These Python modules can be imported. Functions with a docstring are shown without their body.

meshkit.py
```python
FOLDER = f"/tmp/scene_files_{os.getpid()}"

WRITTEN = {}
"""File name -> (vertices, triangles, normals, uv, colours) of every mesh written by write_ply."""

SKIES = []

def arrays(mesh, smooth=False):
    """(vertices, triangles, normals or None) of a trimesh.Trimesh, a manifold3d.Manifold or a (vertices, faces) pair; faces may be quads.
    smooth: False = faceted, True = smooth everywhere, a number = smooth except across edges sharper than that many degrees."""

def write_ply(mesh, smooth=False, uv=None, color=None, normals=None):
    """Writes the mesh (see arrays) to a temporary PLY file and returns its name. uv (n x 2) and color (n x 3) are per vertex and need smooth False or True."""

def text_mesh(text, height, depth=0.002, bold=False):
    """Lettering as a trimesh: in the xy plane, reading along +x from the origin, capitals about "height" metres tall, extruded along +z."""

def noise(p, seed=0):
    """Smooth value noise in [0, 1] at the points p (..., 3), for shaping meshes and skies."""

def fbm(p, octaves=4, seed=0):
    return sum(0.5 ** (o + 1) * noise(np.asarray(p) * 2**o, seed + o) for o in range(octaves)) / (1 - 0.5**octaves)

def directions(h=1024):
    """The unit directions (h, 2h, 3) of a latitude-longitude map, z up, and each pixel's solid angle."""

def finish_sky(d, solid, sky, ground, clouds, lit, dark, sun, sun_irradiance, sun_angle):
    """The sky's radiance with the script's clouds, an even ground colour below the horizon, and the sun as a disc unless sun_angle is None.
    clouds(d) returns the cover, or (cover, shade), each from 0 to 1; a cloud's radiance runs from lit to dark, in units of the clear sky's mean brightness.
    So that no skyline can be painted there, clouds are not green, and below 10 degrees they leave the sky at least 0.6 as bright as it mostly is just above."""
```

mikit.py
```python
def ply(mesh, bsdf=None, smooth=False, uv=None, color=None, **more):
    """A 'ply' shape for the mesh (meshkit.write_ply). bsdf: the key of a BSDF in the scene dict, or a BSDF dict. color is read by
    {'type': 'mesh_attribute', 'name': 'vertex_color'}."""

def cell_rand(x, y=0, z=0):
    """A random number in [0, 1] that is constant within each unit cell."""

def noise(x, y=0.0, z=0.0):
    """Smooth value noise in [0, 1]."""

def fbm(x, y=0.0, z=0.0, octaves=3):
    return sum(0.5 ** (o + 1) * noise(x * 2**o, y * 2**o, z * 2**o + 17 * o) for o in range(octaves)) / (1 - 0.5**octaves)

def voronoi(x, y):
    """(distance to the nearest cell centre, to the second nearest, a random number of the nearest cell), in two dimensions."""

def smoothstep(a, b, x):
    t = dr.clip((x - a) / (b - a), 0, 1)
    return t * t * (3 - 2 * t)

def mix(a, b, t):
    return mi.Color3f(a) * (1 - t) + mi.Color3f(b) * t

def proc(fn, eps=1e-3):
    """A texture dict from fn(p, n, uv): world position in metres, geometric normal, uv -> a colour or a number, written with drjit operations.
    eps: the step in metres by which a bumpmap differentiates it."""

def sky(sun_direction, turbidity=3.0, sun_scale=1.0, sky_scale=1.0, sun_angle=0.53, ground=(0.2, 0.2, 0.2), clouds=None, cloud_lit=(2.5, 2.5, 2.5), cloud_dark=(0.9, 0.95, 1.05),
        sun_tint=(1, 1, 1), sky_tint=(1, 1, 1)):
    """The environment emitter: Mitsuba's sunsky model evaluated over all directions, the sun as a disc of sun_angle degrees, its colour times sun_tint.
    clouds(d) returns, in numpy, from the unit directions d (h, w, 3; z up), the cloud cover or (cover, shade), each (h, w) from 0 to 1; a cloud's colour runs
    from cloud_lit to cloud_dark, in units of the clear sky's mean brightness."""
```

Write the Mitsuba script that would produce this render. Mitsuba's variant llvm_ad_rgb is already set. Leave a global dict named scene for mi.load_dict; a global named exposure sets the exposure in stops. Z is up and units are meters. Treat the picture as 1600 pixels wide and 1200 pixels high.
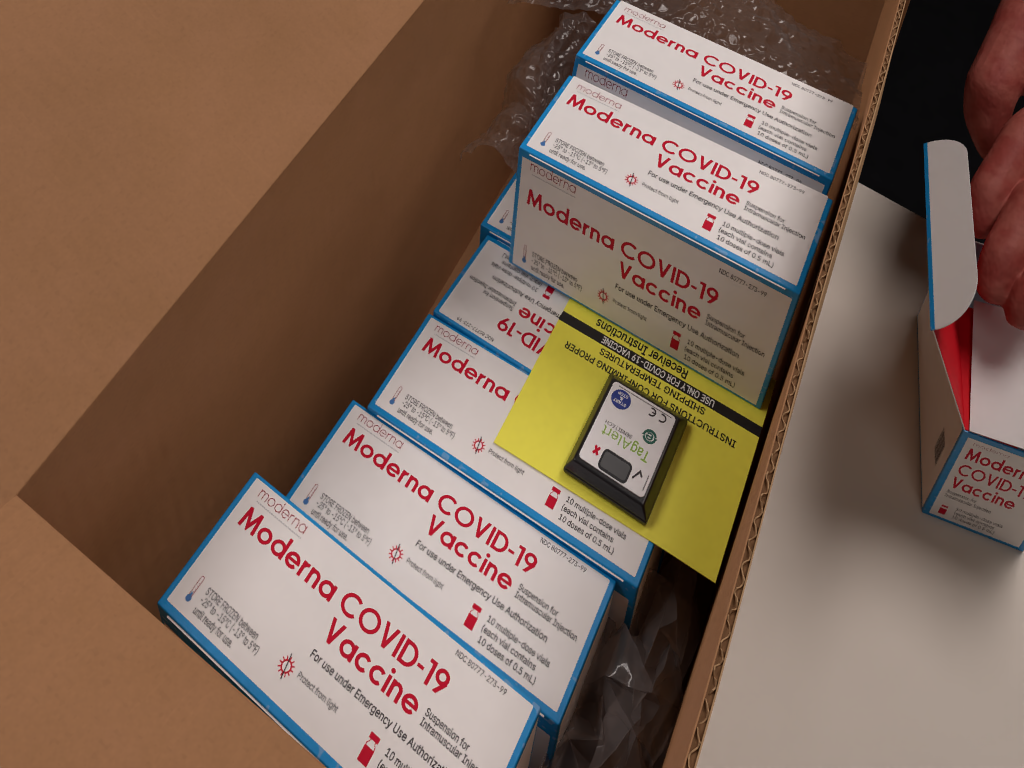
import math, numpy as np, trimesh, mitsuba as mi, mikit, meshkit
import manifold3d as m3
import drjit as dr
from shapely.geometry import LineString, Polygon, Point, box as sbox
from shapely.ops import unary_union
from shapely import affinity
from mikit import noise, fbm, mix, smoothstep, proc

T = mi.ScalarTransform4f
S = 0.14                      # one carton length in metres; geometry below is in carton lengths
scene, labels = {}, {}
rng = np.random.default_rng(7)

# ------------------------------------------------------------------ camera, light, exposure
exposure = 0.18
CAM = np.array([1.19614, -1.54273, 3.63007])
ROT = np.array([[0.83892, 0.54399, 0.01674], [0.28363, -0.41074, -0.86651], [-0.4645, 0.73168, -0.49888]])
FPX, CX, CY = 1575.27, 673.874, -348.493
fwd, up = ROT[2], -ROT[1]
scene['camera'] = {'type': 'perspective', 'fov': math.degrees(2 * math.atan(800 / FPX)), 'fov_axis': 'x', 'near_clip': 0.01, 'far_clip': 50.0,
                   'principal_point_offset_x': (800 - CX) / 1600, 'principal_point_offset_y': (600 - CY) / 1200,
                   'to_world': T().look_at(origin=(CAM * S).tolist(), target=((CAM + fwd) * S).tolist(), up=up.tolist())}


def lamp(name, x, y, z, sx, sy, rad):
    """A ceiling light panel (metres), facing down."""
    scene[name] = {'type': 'rectangle', 'to_world': T().translate([x, y, z]).rotate([1, 0, 0], 180).scale([sx / 2, sy / 2, 1]),
                   'emitter': {'type': 'area', 'radiance': {'type': 'rgb', 'value': [float(c) for c in rad]}}}


WARM = np.array([1.0, 0.90, 0.86])
lamp('ceiling_light', 0.58, 1.15, 1.75, 0.60, 1.20, WARM * 9.4)
lamp('ceiling_light_001', -0.95, -0.35, 1.60, 0.60, 1.20, WARM * 5.8)
lamp('ceiling_light_002', 0.75, -0.90, 1.75, 0.60, 1.20, WARM * 1.9)
tag_lamp = (('ceiling_light', 'white ceiling light panel overhead beyond the box'), ('ceiling_light_001', 'white ceiling light panel overhead to the left of the box'), ('ceiling_light_002', 'white ceiling light panel overhead on the near right side of the box'))
for k, w in tag_lamp:
    labels[k] = {'label': w, 'category': 'ceiling light'}


# ------------------------------------------------------------------ materials
def mat(name, d):
    scene[name] = d


def plastic(c, rough=0.5, spec=0.5):
    return {'type': 'principled', 'base_color': c if isinstance(c, dict) else {'type': 'rgb', 'value': list(c)}, 'roughness': rough, 'specular': spec}


def two(d):
    return {'type': 'twosided', 'b': d}


def kraft(base, k=1.0, axis=None):
    b = [float(c) for c in base]

    def fn(p, n, uv):
        f = fbm(p.x * 900, p.y * 900, p.z * 900, 2)
        g = fbm(p.x * 60 + 5, p.y * 60, p.z * 60, 3)
        h = fbm(p.x * 14 + 9, p.y * 14, p.z * 14, 2)
        fl = smoothstep(0.76, 0.84, noise(p.x * 700 + 3, p.y * 700, p.z * 700))
        v = 1 + k * (0.12 * (f - 0.5) + 0.10 * (g - 0.5) + 0.14 * (h - 0.5)) - 0.05 * fl
        if axis is not None:
            q, r = (p.y, p.x) if axis == 1 else (p.x, p.y)
            v += 0.012 * dr.sin(q * (2 * math.pi / 0.0078) + 1.5 * h) * smoothstep(0.35, 0.7, fbm(p.x * 25, p.y * 25, p.z * 25 + 4, 2))
            sc = smoothstep(0.845, 0.88, noise(q * 900 + 6 * g, r * 26, p.z * 26))          # thin rubbed streaks along the board
            v += 0.028 * sc
        return mi.Color3f(b[0] * v, b[1] * v, b[2] * v * (1 + 0.1 * (g - 0.5)))
    return proc(fn)


def kraft_bump(axis):
    def fn(p, n, uv):
        q = p.y if axis == 1 else p.x
        return 0.5 * fbm(p.x * 260, p.y * 260, p.z * 260, 3) + fbm(p.x * 40, p.y * 40, p.z * 40, 2) + 0.10 * dr.sin(q * (2 * math.pi / 0.0078)) + 1.2 * fbm(p.x * 11, p.y * 11, p.z * 11, 2)
    return proc(fn, 4e-4)


KRAFT = (0.350, 0.176, 0.083)
for nm, ax in (('kraft_in', 1), ('kraft_end', 0)):
    mat(nm, two({'type': 'bumpmap', 'b': plastic(kraft(KRAFT, 1.0, ax), 0.75, 0.25), 't': kraft_bump(ax), 'scale': 0.0005}))
mat('kraft_edge', two(plastic(kraft((0.42, 0.26, 0.14), 2.0), 0.85, 0.2)))
mat('kraft_flute', two(plastic(kraft((0.20, 0.105, 0.05), 1.3), 0.85, 0.2)))


def card_white(p, n, uv):
    v = 1 + 0.05 * (fbm(p.x * 120, p.y * 120, p.z * 120, 3) - 0.5)
    return mi.Color3f(0.78 * v, 0.765 * v, 0.755 * v)


mat('card_white', two({'type': 'bumpmap', 'b': {'type': 'principled', 'base_color': proc(card_white), 'roughness': 0.42, 'specular': 0.45},
                       't': proc(lambda p, n, uv: fbm(p.x * 55, p.y * 55, p.z * 55, 2), 5e-4), 'scale': 0.0006}))
mat('card_inner', two(plastic((0.74, 0.73, 0.72), 0.7, 0.3)))


def blue_fn(p, n, uv):
    v = 1 + 0.18 * (fbm(p.x * 300, p.y * 300, p.z * 300, 2) - 0.5)
    w = smoothstep(0.80, 0.86, noise(p.x * 420, p.y * 420, p.z * 420)) * 0.25
    return mix(mi.Color3f(0.002 * v, 0.24 * v, 0.58 * v), mi.Color3f(0.45, 0.55, 0.62), w)


mat('blue', two({'type': 'principled', 'base_color': proc(blue_fn), 'roughness': 0.35, 'specular': 0.5}))
mat('paper_edge', two(plastic((0.80, 0.79, 0.78), 0.6, 0.3)))
mat('red', two(plastic((0.52, 0.005, 0.028), 0.55, 0.12)))
mat('logo_red', two(plastic((0.30, 0.035, 0.050), 0.55, 0.15)))
mat('ink', two(plastic((0.040, 0.036, 0.040), 0.55, 0.15)))
mat('grey_ink', two(plastic((0.11, 0.105, 0.11), 0.55, 0.15)))
mat('pale_ink', two(plastic((0.50, 0.50, 0.51), 0.5, 0.4)))
mat('icon_blue', two(plastic((0.05, 0.16, 0.40), 0.5, 0.4)))
mat('yellow', two({'type': 'bumpmap', 'b': plastic(proc(lambda p, n, uv: mi.Color3f(0.86, 0.82, 0.085) * (1 + 0.06 * (fbm(p.x * 300, p.y * 300, p.z * 300, 3) - 0.5))), 0.55, 0.35),
                   't': proc(lambda p, n, uv: fbm(p.x * 35, p.y * 35, p.z * 35, 2), 5e-4), 'scale': 0.0012}))
mat('black_print', two(plastic((0.012, 0.011, 0.012), 0.45, 0.4)))
mat('black_plastic', two(plastic((0.010, 0.010, 0.012), 0.28, 0.5)))
mat('plate_white', two(plastic((0.74, 0.735, 0.74), 0.35, 0.5)))
mat('screen', two(plastic(proc(lambda p, n, uv: mi.Color3f(0.100, 0.104, 0.108) * (1 + 0.25 * (fbm(p.x * 90, p.y * 90, 0, 2) - 0.5))), 0.5, 0.12)))
mat('print_blue', two(plastic((0.02, 0.04, 0.24), 0.4, 0.4)))
mat('print_green', two(plastic((0.25, 0.42, 0.06), 0.4, 0.4)))
mat('print_dark_green', two(plastic((0.01, 0.10, 0.07), 0.4, 0.4)))
mat('lid_red', two(plastic((0.58, 0.005, 0.014), 0.6, 0.12)))
mat('table_top', two({'type': 'bumpmap', 'b': plastic(proc(lambda p, n, uv: mi.Color3f(0.67, 0.61, 0.535) * (1 + 0.05 * (fbm(p.x * 20, p.y * 20, 0, 3) - 0.5))), 0.5, 0.4),
                      't': proc(lambda p, n, uv: fbm(p.x * 500, p.y * 500, 0, 2), 3e-4), 'scale': 0.0002}))
mat('dark_floor', two(plastic(proc(lambda p, n, uv: mi.Color3f(0.004, 0.004, 0.005) * (0.7 + 0.6 * fbm(p.x * 40, p.y * 40, 0, 3))), 0.95, 0.1)))
mat('film', {'type': 'blendbsdf', 'weight': 0.075,
             'a': {'type': 'thindielectric', 'int_ior': 1.55},
             'b': two(plastic((0.50, 0.46, 0.46), 0.22, 0.9))})


mat('film_milky', {'type': 'blendbsdf', 'weight': 0.14,
                   'a': {'type': 'thindielectric', 'int_ior': 1.6},
                   'b': two(plastic((0.55, 0.48, 0.47), 0.22, 0.9))})


def skin_fn(p, n, uv):
    a = fbm(p.x * 90, p.y * 90, p.z * 90, 3)
    b = fbm(p.x * 500, p.y * 500, p.z * 500, 2)
    v = 1 + 0.18 * (b - 0.5)
    return mix(mi.Color3f(0.27, 0.048, 0.038), mi.Color3f(0.33, 0.088, 0.068), smoothstep(0.3, 0.7, a)) * v


mat('skin', two({'type': 'bumpmap', 'b': plastic(proc(skin_fn), 0.62, 0.22),
                 't': proc(lambda p, n, uv: fbm(p.x * 420, p.y * 420, p.z * 420, 2), 3e-4), 'scale': 0.0004}))
mat('nail', two(plastic((0.55, 0.30, 0.25), 0.3, 0.5)))
mat('cuff', two({'type': 'bumpmap', 'b': plastic((0.36, 0.42, 0.38), 0.8, 0.2), 't': proc(lambda p, n, uv: fbm(p.x * 200, p.y * 200, p.z * 200, 3), 5e-4), 'scale': 0.003}))


# ------------------------------------------------------------------ helpers
def numbered(name):
    if not any(k == name or k.startswith(name + '__') for k in scene):
        return name
    i = 1
    while any(k == f'{name}_{i:03d}' or k.startswith(f'{name}_{i:03d}__') for k in scene):
        i += 1
    return f'{name}_{i:03d}'


CACHE = {}


def shape(mesh, m, smooth=False):
    """A ply dict for a mesh in carton lengths, written once per mesh object."""
    key = (id(mesh), m, smooth)
    if key not in CACHE:
        if hasattr(mesh, 'to_mesh'):
            q = mesh.to_mesh()
            g = trimesh.Trimesh(q.vert_properties[:, :3] * S, q.tri_verts, process=False)
        else:
            g = mesh.copy()
            g.apply_scale(S)
        CACHE[key] = (mikit.ply(g, m, smooth=smooth), mesh)
    return dict(CACHE[key][0])


def obj(name, mesh, m, parent=None, M=None, smooth=False, label=None):
    key = numbered((parent + '__' if parent else '') + name)
    d = shape(mesh, m, smooth)
    if M is not None:
        d['to_world'] = T(M)
    scene[key] = d
    if label:
        labels[key] = {'label': label}
    return key


def tag(key, label, cat, group=None, kind=None):
    d = {'label': label}
    if cat:
        d['category'] = cat
    if group:
        d['group'] = group
    if kind:
        d['kind'] = kind
    labels[key] = d


def rotv(r):
    a = np.linalg.norm(r)
    if a < 1e-12:
        return np.eye(3)
    k = np.array(r) / a
    K = np.array([[0, -k[2], k[1]], [k[2], 0, -k[0]], [-k[1], k[0], 0]])
    return np.eye(3) + math.sin(a) * K + (1 - math.cos(a)) * K @ K


def pose_matrix(p):
    M = np.eye(4)
    M[:3, :3] = rotv(p[3:])
    M[:3, 3] = np.array(p[:3]) * S
    return M


def move(x, y, z):
    M = np.eye(4)
    M[:3, 3] = np.array([x, y, z]) * S
    return M


def flat(geom, z=0.0):
    """Triangulated flat print from a shapely geometry."""
    parts = [g for g in getattr(geom, 'geoms', [geom]) if g.area > 1e-9]
    vs, fs, n = [], [], 0
    for g in parts:
        v, f = trimesh.creation.triangulate_polygon(g, engine='earcut')
        vs.append(np.column_stack([v, np.full(len(v), z)]))
        fs.append(np.asarray(f) + n)
        n += len(v)
    m = trimesh.Trimesh(np.vstack(vs), np.vstack(fs), process=False)
    nz = m.face_normals[:, 2]
    m.faces[nz < 0] = m.faces[nz < 0][:, ::-1]
    return m


def rbox(x0, x1, y0, y1, z0, z1, r=0.006, seg=8):
    pts = [m3.Manifold.sphere(r, seg).translate([x, y, z]) for x in (x0 + r, x1 - r) for y in (y0 + r, y1 - r) for z in (z0 + r, z1 - r)]
    return m3.Manifold.batch_hull(pts)


def mapped(mesh, fn):
    m = mesh.copy()
    m.vertices = fn(np.array(m.vertices))
    if np.dot(m.face_normals[0], [0, 0, 1]) == 0:
        pass
    return m


def cat(ms):
    return trimesh.util.concatenate(ms)


# ------------------------------------------------------------------ lettering
def arc(cx, cy, rx, ry, a0, a1, n=40):
    t = np.radians(np.linspace(a0, a1, n))
    return [(cx + rx * math.cos(a), cy + ry * math.sin(a)) for a in t]


def glyph(ch, w):
    """Geometric sans letter: (shape, advance). Capitals are 1 tall, x-height 0.72."""
    h = w / 2
    X, A = 0.72, 1.0

    def ln(pts, cap='flat'):
        return LineString(pts).buffer(h, cap_style=cap, join_style='mitre', mitre_limit=3)

    def ring(cx, cy, rx, ry):
        return Polygon(arc(cx, cy, rx, ry, 0, 360, 56)).difference(Polygon(arc(cx, cy, rx - w, ry - w, 0, 360, 56)))
    R = X / 2
    if ch == 'o':
        return ring(R, R, R, R), 2 * R
    if ch in 'ad':
        top = X if ch == 'a' else 1.04
        return unary_union([ring(R, R, R, R), sbox(2 * R - w * 0.9, 0, 2 * R + 0.1 * w, top)]), 2 * R + 0.1 * w
    if ch == 'e':
        s = LineString(arc(R, R, R - h, R - h, 0, 322, 60)).buffer(h, cap_style='flat')
        return unary_union([s, sbox(w * 0.5, R - h * 0.85, 2 * R, R + h * 0.85)]), 2 * R
    if ch == 'c':
        return LineString(arc(R, R, R - h, R - h, 42, 318, 50)).buffer(h, cap_style='flat'), 2 * R * 0.93
    if ch == 'r':
        return unary_union([sbox(0, 0, w, X), LineString(arc(0.30, X - 0.26 - h + 0.0, 0.30 - h, 0.26, 80, 180, 16)).buffer(h, cap_style='flat')]), 0.36
    if ch == 'n':
        r = 0.28
        return unary_union([sbox(0, 0, w, X), sbox(2 * r - w, 0, 2 * r, X - r), LineString(arc(r, X - r, r - h, r - h, 0, 180, 30)).buffer(h, cap_style='flat')]), 2 * r
    if ch == 'm':
        r = 0.25
        g = [sbox(0, 0, w, X)]
        for k in range(2):
            x = k * (2 * r - w)
            g += [sbox(x + 2 * r - w, 0, x + 2 * r, X - r), LineString(arc(x + r, X - r, r - h, r - h, 0, 180, 30)).buffer(h, cap_style='flat')]
        return unary_union(g), 4 * r - w
    if ch == 'i':
        return unary_union([sbox(0, 0, w, X), Point(h, 0.92).buffer(w * 0.62)]), w
    if ch == 'M':
        return ln([(h, 0), (0.16, A - 0.03), (0.46, 0.16), (0.76, A - 0.03), (0.92 - h, 0)]).intersection(sbox(-1, 0, 2, A)), 0.92
    if ch == 'C':
        return LineString(arc(0.5, 0.5, 0.5 - h, 0.5 - h, 44, 316, 60)).buffer(h, cap_style='flat'), 0.88
    if ch == 'O':
        return ring(0.5, 0.5, 0.5, 0.5), 1.0
    if ch == 'V':
        return ln([(h, A + 0.1), (0.38, 0.02), (0.76 - h, A + 0.1)]).intersection(sbox(-1, 0, 2, A)), 0.76
    if ch == 'I':
        return sbox(0, 0, w, A), w
    if ch == 'D':
        o = unary_union([sbox(0, 0, 0.3, A), Polygon(arc(0.3, 0.5, 0.44, 0.5, -90, 90, 40))])
        i = unary_union([sbox(w, w, 0.3, A - w), Polygon(arc(0.3, 0.5, 0.44 - w, 0.5 - w, -90, 90, 40))])
        return o.difference(i), 0.74
    if ch == '-':
        return sbox(0, 0.36, 0.30, 0.36 + w * 0.9), 0.30
    if ch == '1':
        return unary_union([sbox(0.16, 0, 0.16 + w, A), Polygon([(0.0, A - w), (0.0, A), (0.2, A), (0.2, A - w)])]), 0.16 + w
    if ch == '9':
        return unary_union([ring(0.31, 0.68, 0.31, 0.32), ln([(0.56, 0.56), (0.22, -0.02)]).intersection(sbox(-1, 0, 2, 1))]), 0.62
    return Polygon(), 0.3


def word(text, w, gap=0.09):
    x, out = 0.0, []
    for ch in text:
        g, a = glyph(ch, w)
        if not g.is_empty:
            out.append(affinity.translate(g, x, 0))
        x += a + gap
    return unary_union(out)


def fit_geom(g, u0, u1, v, hv, cap=1.0):
    """Scales a geometry (baseline 0, capitals `cap`) to u0..u1 across with its baseline at v and capitals hv tall."""
    x0, _, x1, _ = g.bounds
    g = affinity.translate(g, -x0, 0)
    g = affinity.scale(g, (u1 - u0) / (x1 - x0), hv / cap, origin=(0, 0))
    return affinity.translate(g, u0, v)


TEXTS = {}


def text_flat(text, bold=False):
    if (text, bold) not in TEXTS:
        m = meshkit.text_mesh(text, 1.0, 0.01, bold)
        keep = m.face_normals[:, 2] > 0.9
        m = trimesh.Trimesh(m.vertices, m.faces[keep], process=True)
        m.remove_unreferenced_vertices()
        m.vertices[:, 2] = 0
        TEXTS[(text, bold)] = m
    return TEXTS[(text, bold)].copy()


def text_fit(text, u0, u1, v, hv, bold=True):
    m = text_flat(text, bold)
    x0, x1 = m.vertices[:, 0].min(), m.vertices[:, 0].max()
    m.vertices[:, 0] = u0 + (m.vertices[:, 0] - x0) * (u1 - u0) / (x1 - x0)
    m.vertices[:, 1] = v + m.vertices[:, 1] * hv
    return m


# the carton's main label in unit space (u along the length, v across), measured on the photographed cartons
def label_art(front):
    """dict part -> (mesh in unit u,v; material)."""
    k = (lambda v: 0.96 * v - 0.040) if front else (lambda v: v)
    hk = 0.93 if front else 1.0
    asp = 0.412
    art = {}
    title = unary_union([fit_geom(word('Moderna', 0.165, 0.085), 0.053, 0.398, k(0.664), 0.138 * hk),
                         fit_geom(word('COVID-19', 0.162, 0.09), 0.424, 0.773, k(0.668), 0.138 * hk),
                         fit_geom(word('Vaccine', 0.165, 0.085), 0.430, 0.733, k(0.484), 0.138 * hk)])
    art['title_lettering'] = (flat(title), 'red')
    art['logo_lettering'] = (flat(fit_geom(word('moderna', 0.074, 0.12), 0.054, 0.232, 0.874, 0.078)), 'logo_red')
    vi = [Polygon([(0.660, k(0.262)), (0.688, k(0.262)), (0.688, k(0.294)), (0.660, k(0.294))]),
          Polygon([(0.662, k(0.140)), (0.687, k(0.140)), (0.687, k(0.222)), (0.662, k(0.222))]).buffer(0.002)]
    ou = Polygon([(0.661, k(0.222)), (0.661, k(0.238)), (0.6655, k(0.252)), (0.6655, k(0.264)), (0.683, k(0.264)), (0.683, k(0.252)), (0.688, k(0.238)), (0.688, k(0.222))])
    vi.append(ou.difference(ou.buffer(-0.0022)))
    art['vial_icon'] = (flat(unary_union(vi)), 'red')
    cx, cy, r = 0.392, k(0.240), 0.0155

    def ell(g):
        return affinity.translate(affinity.scale(g, 1, hk / asp, origin=(0, 0)), cx, cy)
    sun = [Point(0, 0).buffer(r, 12).difference(Point(0, 0).buffer(r - 0.0040, 12))]
    for i in range(12):
        a = i * math.pi / 6
        sun.append(LineString([(r * 0.95 * math.cos(a), r * 0.95 * math.sin(a)), ((r + 0.0075) * math.cos(a), (r + 0.0075) * math.sin(a))]).buffer(0.0016, cap_style='flat'))
    art['sun_icon'] = (flat(ell(unary_union(sun))), 'red')
    strike = LineString([(-0.005, 0.029), (0.005, -0.029)]).buffer(0.0015, cap_style='flat')
    art['strike_line'] = (flat(ell(strike), 6e-4), 'ink')
    tx, ty0, ty1 = 0.066, k(0.150), k(0.284)
    tube = LineString([(0, 0.0), (0, (ty1 - ty0) * asp / hk)]).buffer(0.0058, 6)
    tube = tube.difference(tube.buffer(-0.0018))
    marks = [LineString([(0.001, 0.018 + 0.008 * i), (0.006, 0.018 + 0.008 * i)]).buffer(0.0009, cap_style='flat') for i in range(4)]
    th = unary_union([tube] + marks)
    pl = lambda g: affinity.translate(affinity.scale(g, 1, hk / asp, origin=(0, 0)), tx, ty0)
    art['thermometer_icon'] = (flat(pl(th)), 'logo_red')
    art['thermometer_bulb'] = (flat(pl(unary_union([Point(0, 0).buffer(0.0088, 10), sbox(-0.0030, 0, 0.0030, 0.016)])), 1e-4), 'icon_blue')
    ink = [text_fit('For use under Emergency Use Authorization', 0.430, 0.885, k(0.366), 0.046 * hk),
           text_fit('10 multiple-dose vials', 0.714, 0.918, k(0.248), 0.043 * hk),
           text_fit('(each vial contains', 0.711, 0.887, k(0.178), 0.043 * hk),
           text_fit('10 doses of 0.5 mL)', 0.715, 0.900, k(0.106), 0.043 * hk),
           text_fit('Suspension for', 0.754, 0.885, k(0.544), 0.042 * hk),
           text_fit('Intramuscular Injection', 0.754, 0.958, k(0.487), 0.042 * hk)]
    art['fine_print'] = (cat(ink), 'ink')
    ink2 = [text_fit('STORE FROZEN between', 0.097, 0.286, k(0.230), 0.045 * hk),
            text_fit('-25\u00b0 to -15\u00b0C (-13\u00b0 to 5\u00b0F)', 0.098, 0.308, k(0.172), 0.045 * hk),
            text_fit('until ready for use.', 0.099, 0.240, k(0.106), 0.045 * hk),
            text_fit('Protect from light', 0.430, 0.561, k(0.236), 0.036 * hk)]
    art['storage_print'] = (cat(ink2), 'grey_ink')
    art['code_print'] = (text_fit('NDC 80777-273-99', 0.754, 0.909, (0.862 if front else 0.906), 0.034), 'grey_ink')
    d = np.random.default_rng(3)
    x, tags = 0.062, []
    while x < 0.232:
        l = d.uniform(0.003, 0.009)
        tags.append(sbox(x, 0.842, min(x + l, 0.234), 0.851))
        x += l + 0.0018
    art['tagline_print'] = (flat(unary_union(tags)), 'pale_ink')
    return art


W, H = 0.41213, 0.67827
EPS = 0.0008
TOP, FRONT = label_art(False), label_art(True)


def lay_top(m):        # unit label -> top face
    return mapped(m, lambda v: np.column_stack([v[:, 0], v[:, 1] * W, np.full(len(v), EPS * 2) + v[:, 2]]))


def lay_front(m):
    return mapped(m, lambda v: np.column_stack([v[:, 0], np.full(len(v), -EPS * 2) - v[:, 2], (v[:, 1] - 1) * H]))


TOP_M = {k: (lay_top(m), b) for k, (m, b) in TOP.items()}
FRONT_M = {k: (lay_front(m), b) for k, (m, b) in FRONT.items()}
BODY = rbox(0, 1, 0.003, W - 0.003, -H, 0, 0.0055, 12)


def sheet(x0, x1, y0, y1, r=0.004):
    return sbox(x0, y0, x1, y1).buffer(-r).buffer(r, 4)


def panels(far):
    out = {'top_panel': lay_top(flat(affinity.scale(sheet(0.0185, 0.9820, 0.060 * W, (1 - far) * W), 1, 1 / W, origin=(0, 0)), -EPS)),
           'front_panel': lay_front(flat(sheet(0.018, 0.982, 0.022, 0.945 if far == 0.0 else 0.86), -EPS)),
           'back_panel': mapped(flat(sheet(0.014, 0.986, 0.03, 0.90), 0), lambda v: np.column_stack([v[:, 0], np.full(len(v), W + EPS - 0.003), (v[:, 1] - 1) * H])),
           'end_panel': mapped(flat(sheet(0.045, 0.955, 0.025, 0.965), 0), lambda v: np.column_stack([np.full(len(v), 1 + EPS), v[:, 0] * W, (v[:, 1] - 1) * H])),
           'end_panel_': mapped(flat(sheet(0.045, 0.955, 0.025, 0.965), 0), lambda v: np.column_stack([np.full(len(v), -EPS), v[:, 0] * W, (v[:, 1] - 1) * H]))}
    out['front_panel'] = mapped(out['front_panel'], lambda v: v * [1, 0, 1] + [0, 0.003 - EPS, 0])
    return out


FRONT_M = {k: (mapped(m, lambda v: v + [0, 0.003, 0]), b) for k, (m, b) in FRONT_M.items()}
PANELS = {f: panels(f) for f in (0.0, 0.034)}
# the tucked front edge of the lid: a thin paper edge a little proud of the fold, stopping short of the corners
LID = cat([trimesh.creation.box(bounds=[[0.045, -0.0016, -0.0092], [0.955, 0.003, -0.0070]])])
LID_SHADE = trimesh.creation.box(bounds=[[0.045, -0.0012, -0.0150], [0.955, 0.003, -0.0122]])


def carton(pose, label, art=('top',), far=0.034, turned=False, group='vaccine cartons packed in the box', sides=True):
    M = pose_matrix(pose)
    if turned:
        Q = np.eye(4)
        Q[0, 0] = Q[1, 1] = -1
        Q[:3, 3] = np.array([1, W, 0]) * S
        M = M @ Q
    key = numbered('vaccine_carton')
    obj('body', BODY, 'blue', key, M, smooth=40)
    P = PANELS[far]
    for nm in ('top_panel', 'front_panel', 'back_panel', 'end_panel', 'end_panel_'):
        obj(nm.rstrip('_'), P[nm], 'card_white', key, M)
    obj('lid_edge', LID, 'paper_edge', key, M)
    for a, D in (('top', TOP_M), ('front', FRONT_M)):
        if a in art:
            for nm, (m, b) in D.items():
                obj(nm, m, b, key, M)
    tag(key, label, 'vaccine carton', group)
    return key


# ------------------------------------------------------------------ setting: table, floor
ZT = -1.5
ed = np.array([1.62 - 1.28, 3.27 - 3.31, 0]); ed /= np.linalg.norm(ed)
e0 = np.array([1.28, 3.31, 0])
nrm = np.array([ed[1], -ed[0], 0])
if nrm[1] > 0:
    nrm = -nrm
c = [e0 - ed * 6, e0 + ed * 8, e0 + ed * 8 + nrm * 9, e0 - ed * 6 + nrm * 9]
tp = m3.Manifold.batch_hull([m3.Manifold.sphere(0.02, 12).translate([p[0], p[1], z]) for p in c for z in (ZT - 0.02, ZT - 0.16)])
tkey = numbered('table')
obj('table_top', tp, 'table_top', tkey, smooth=40)
for cx_, cy_ in ((-3.6, 3.3), (8.0, 2.0), (-4.3, -4.4), (7.2, -5.6)):
    obj('leg', rbox(cx_, cx_ + 0.3, cy_ - 0.3, cy_, -6.65, ZT - 0.155, 0.03), 'black_plastic', tkey, smooth=40)
tag(tkey, 'off-white table under the box and the opened carton, its far edge against the dark', 'table')
fl = trimesh.creation.box(bounds=[[-60, -60, -6.9], [60, 60, -6.65]])
labels[obj('floor', fl, 'dark_floor')] = {'label': 'near-black floor seen in the gap beyond the table edge', 'kind': 'structure'}

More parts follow.
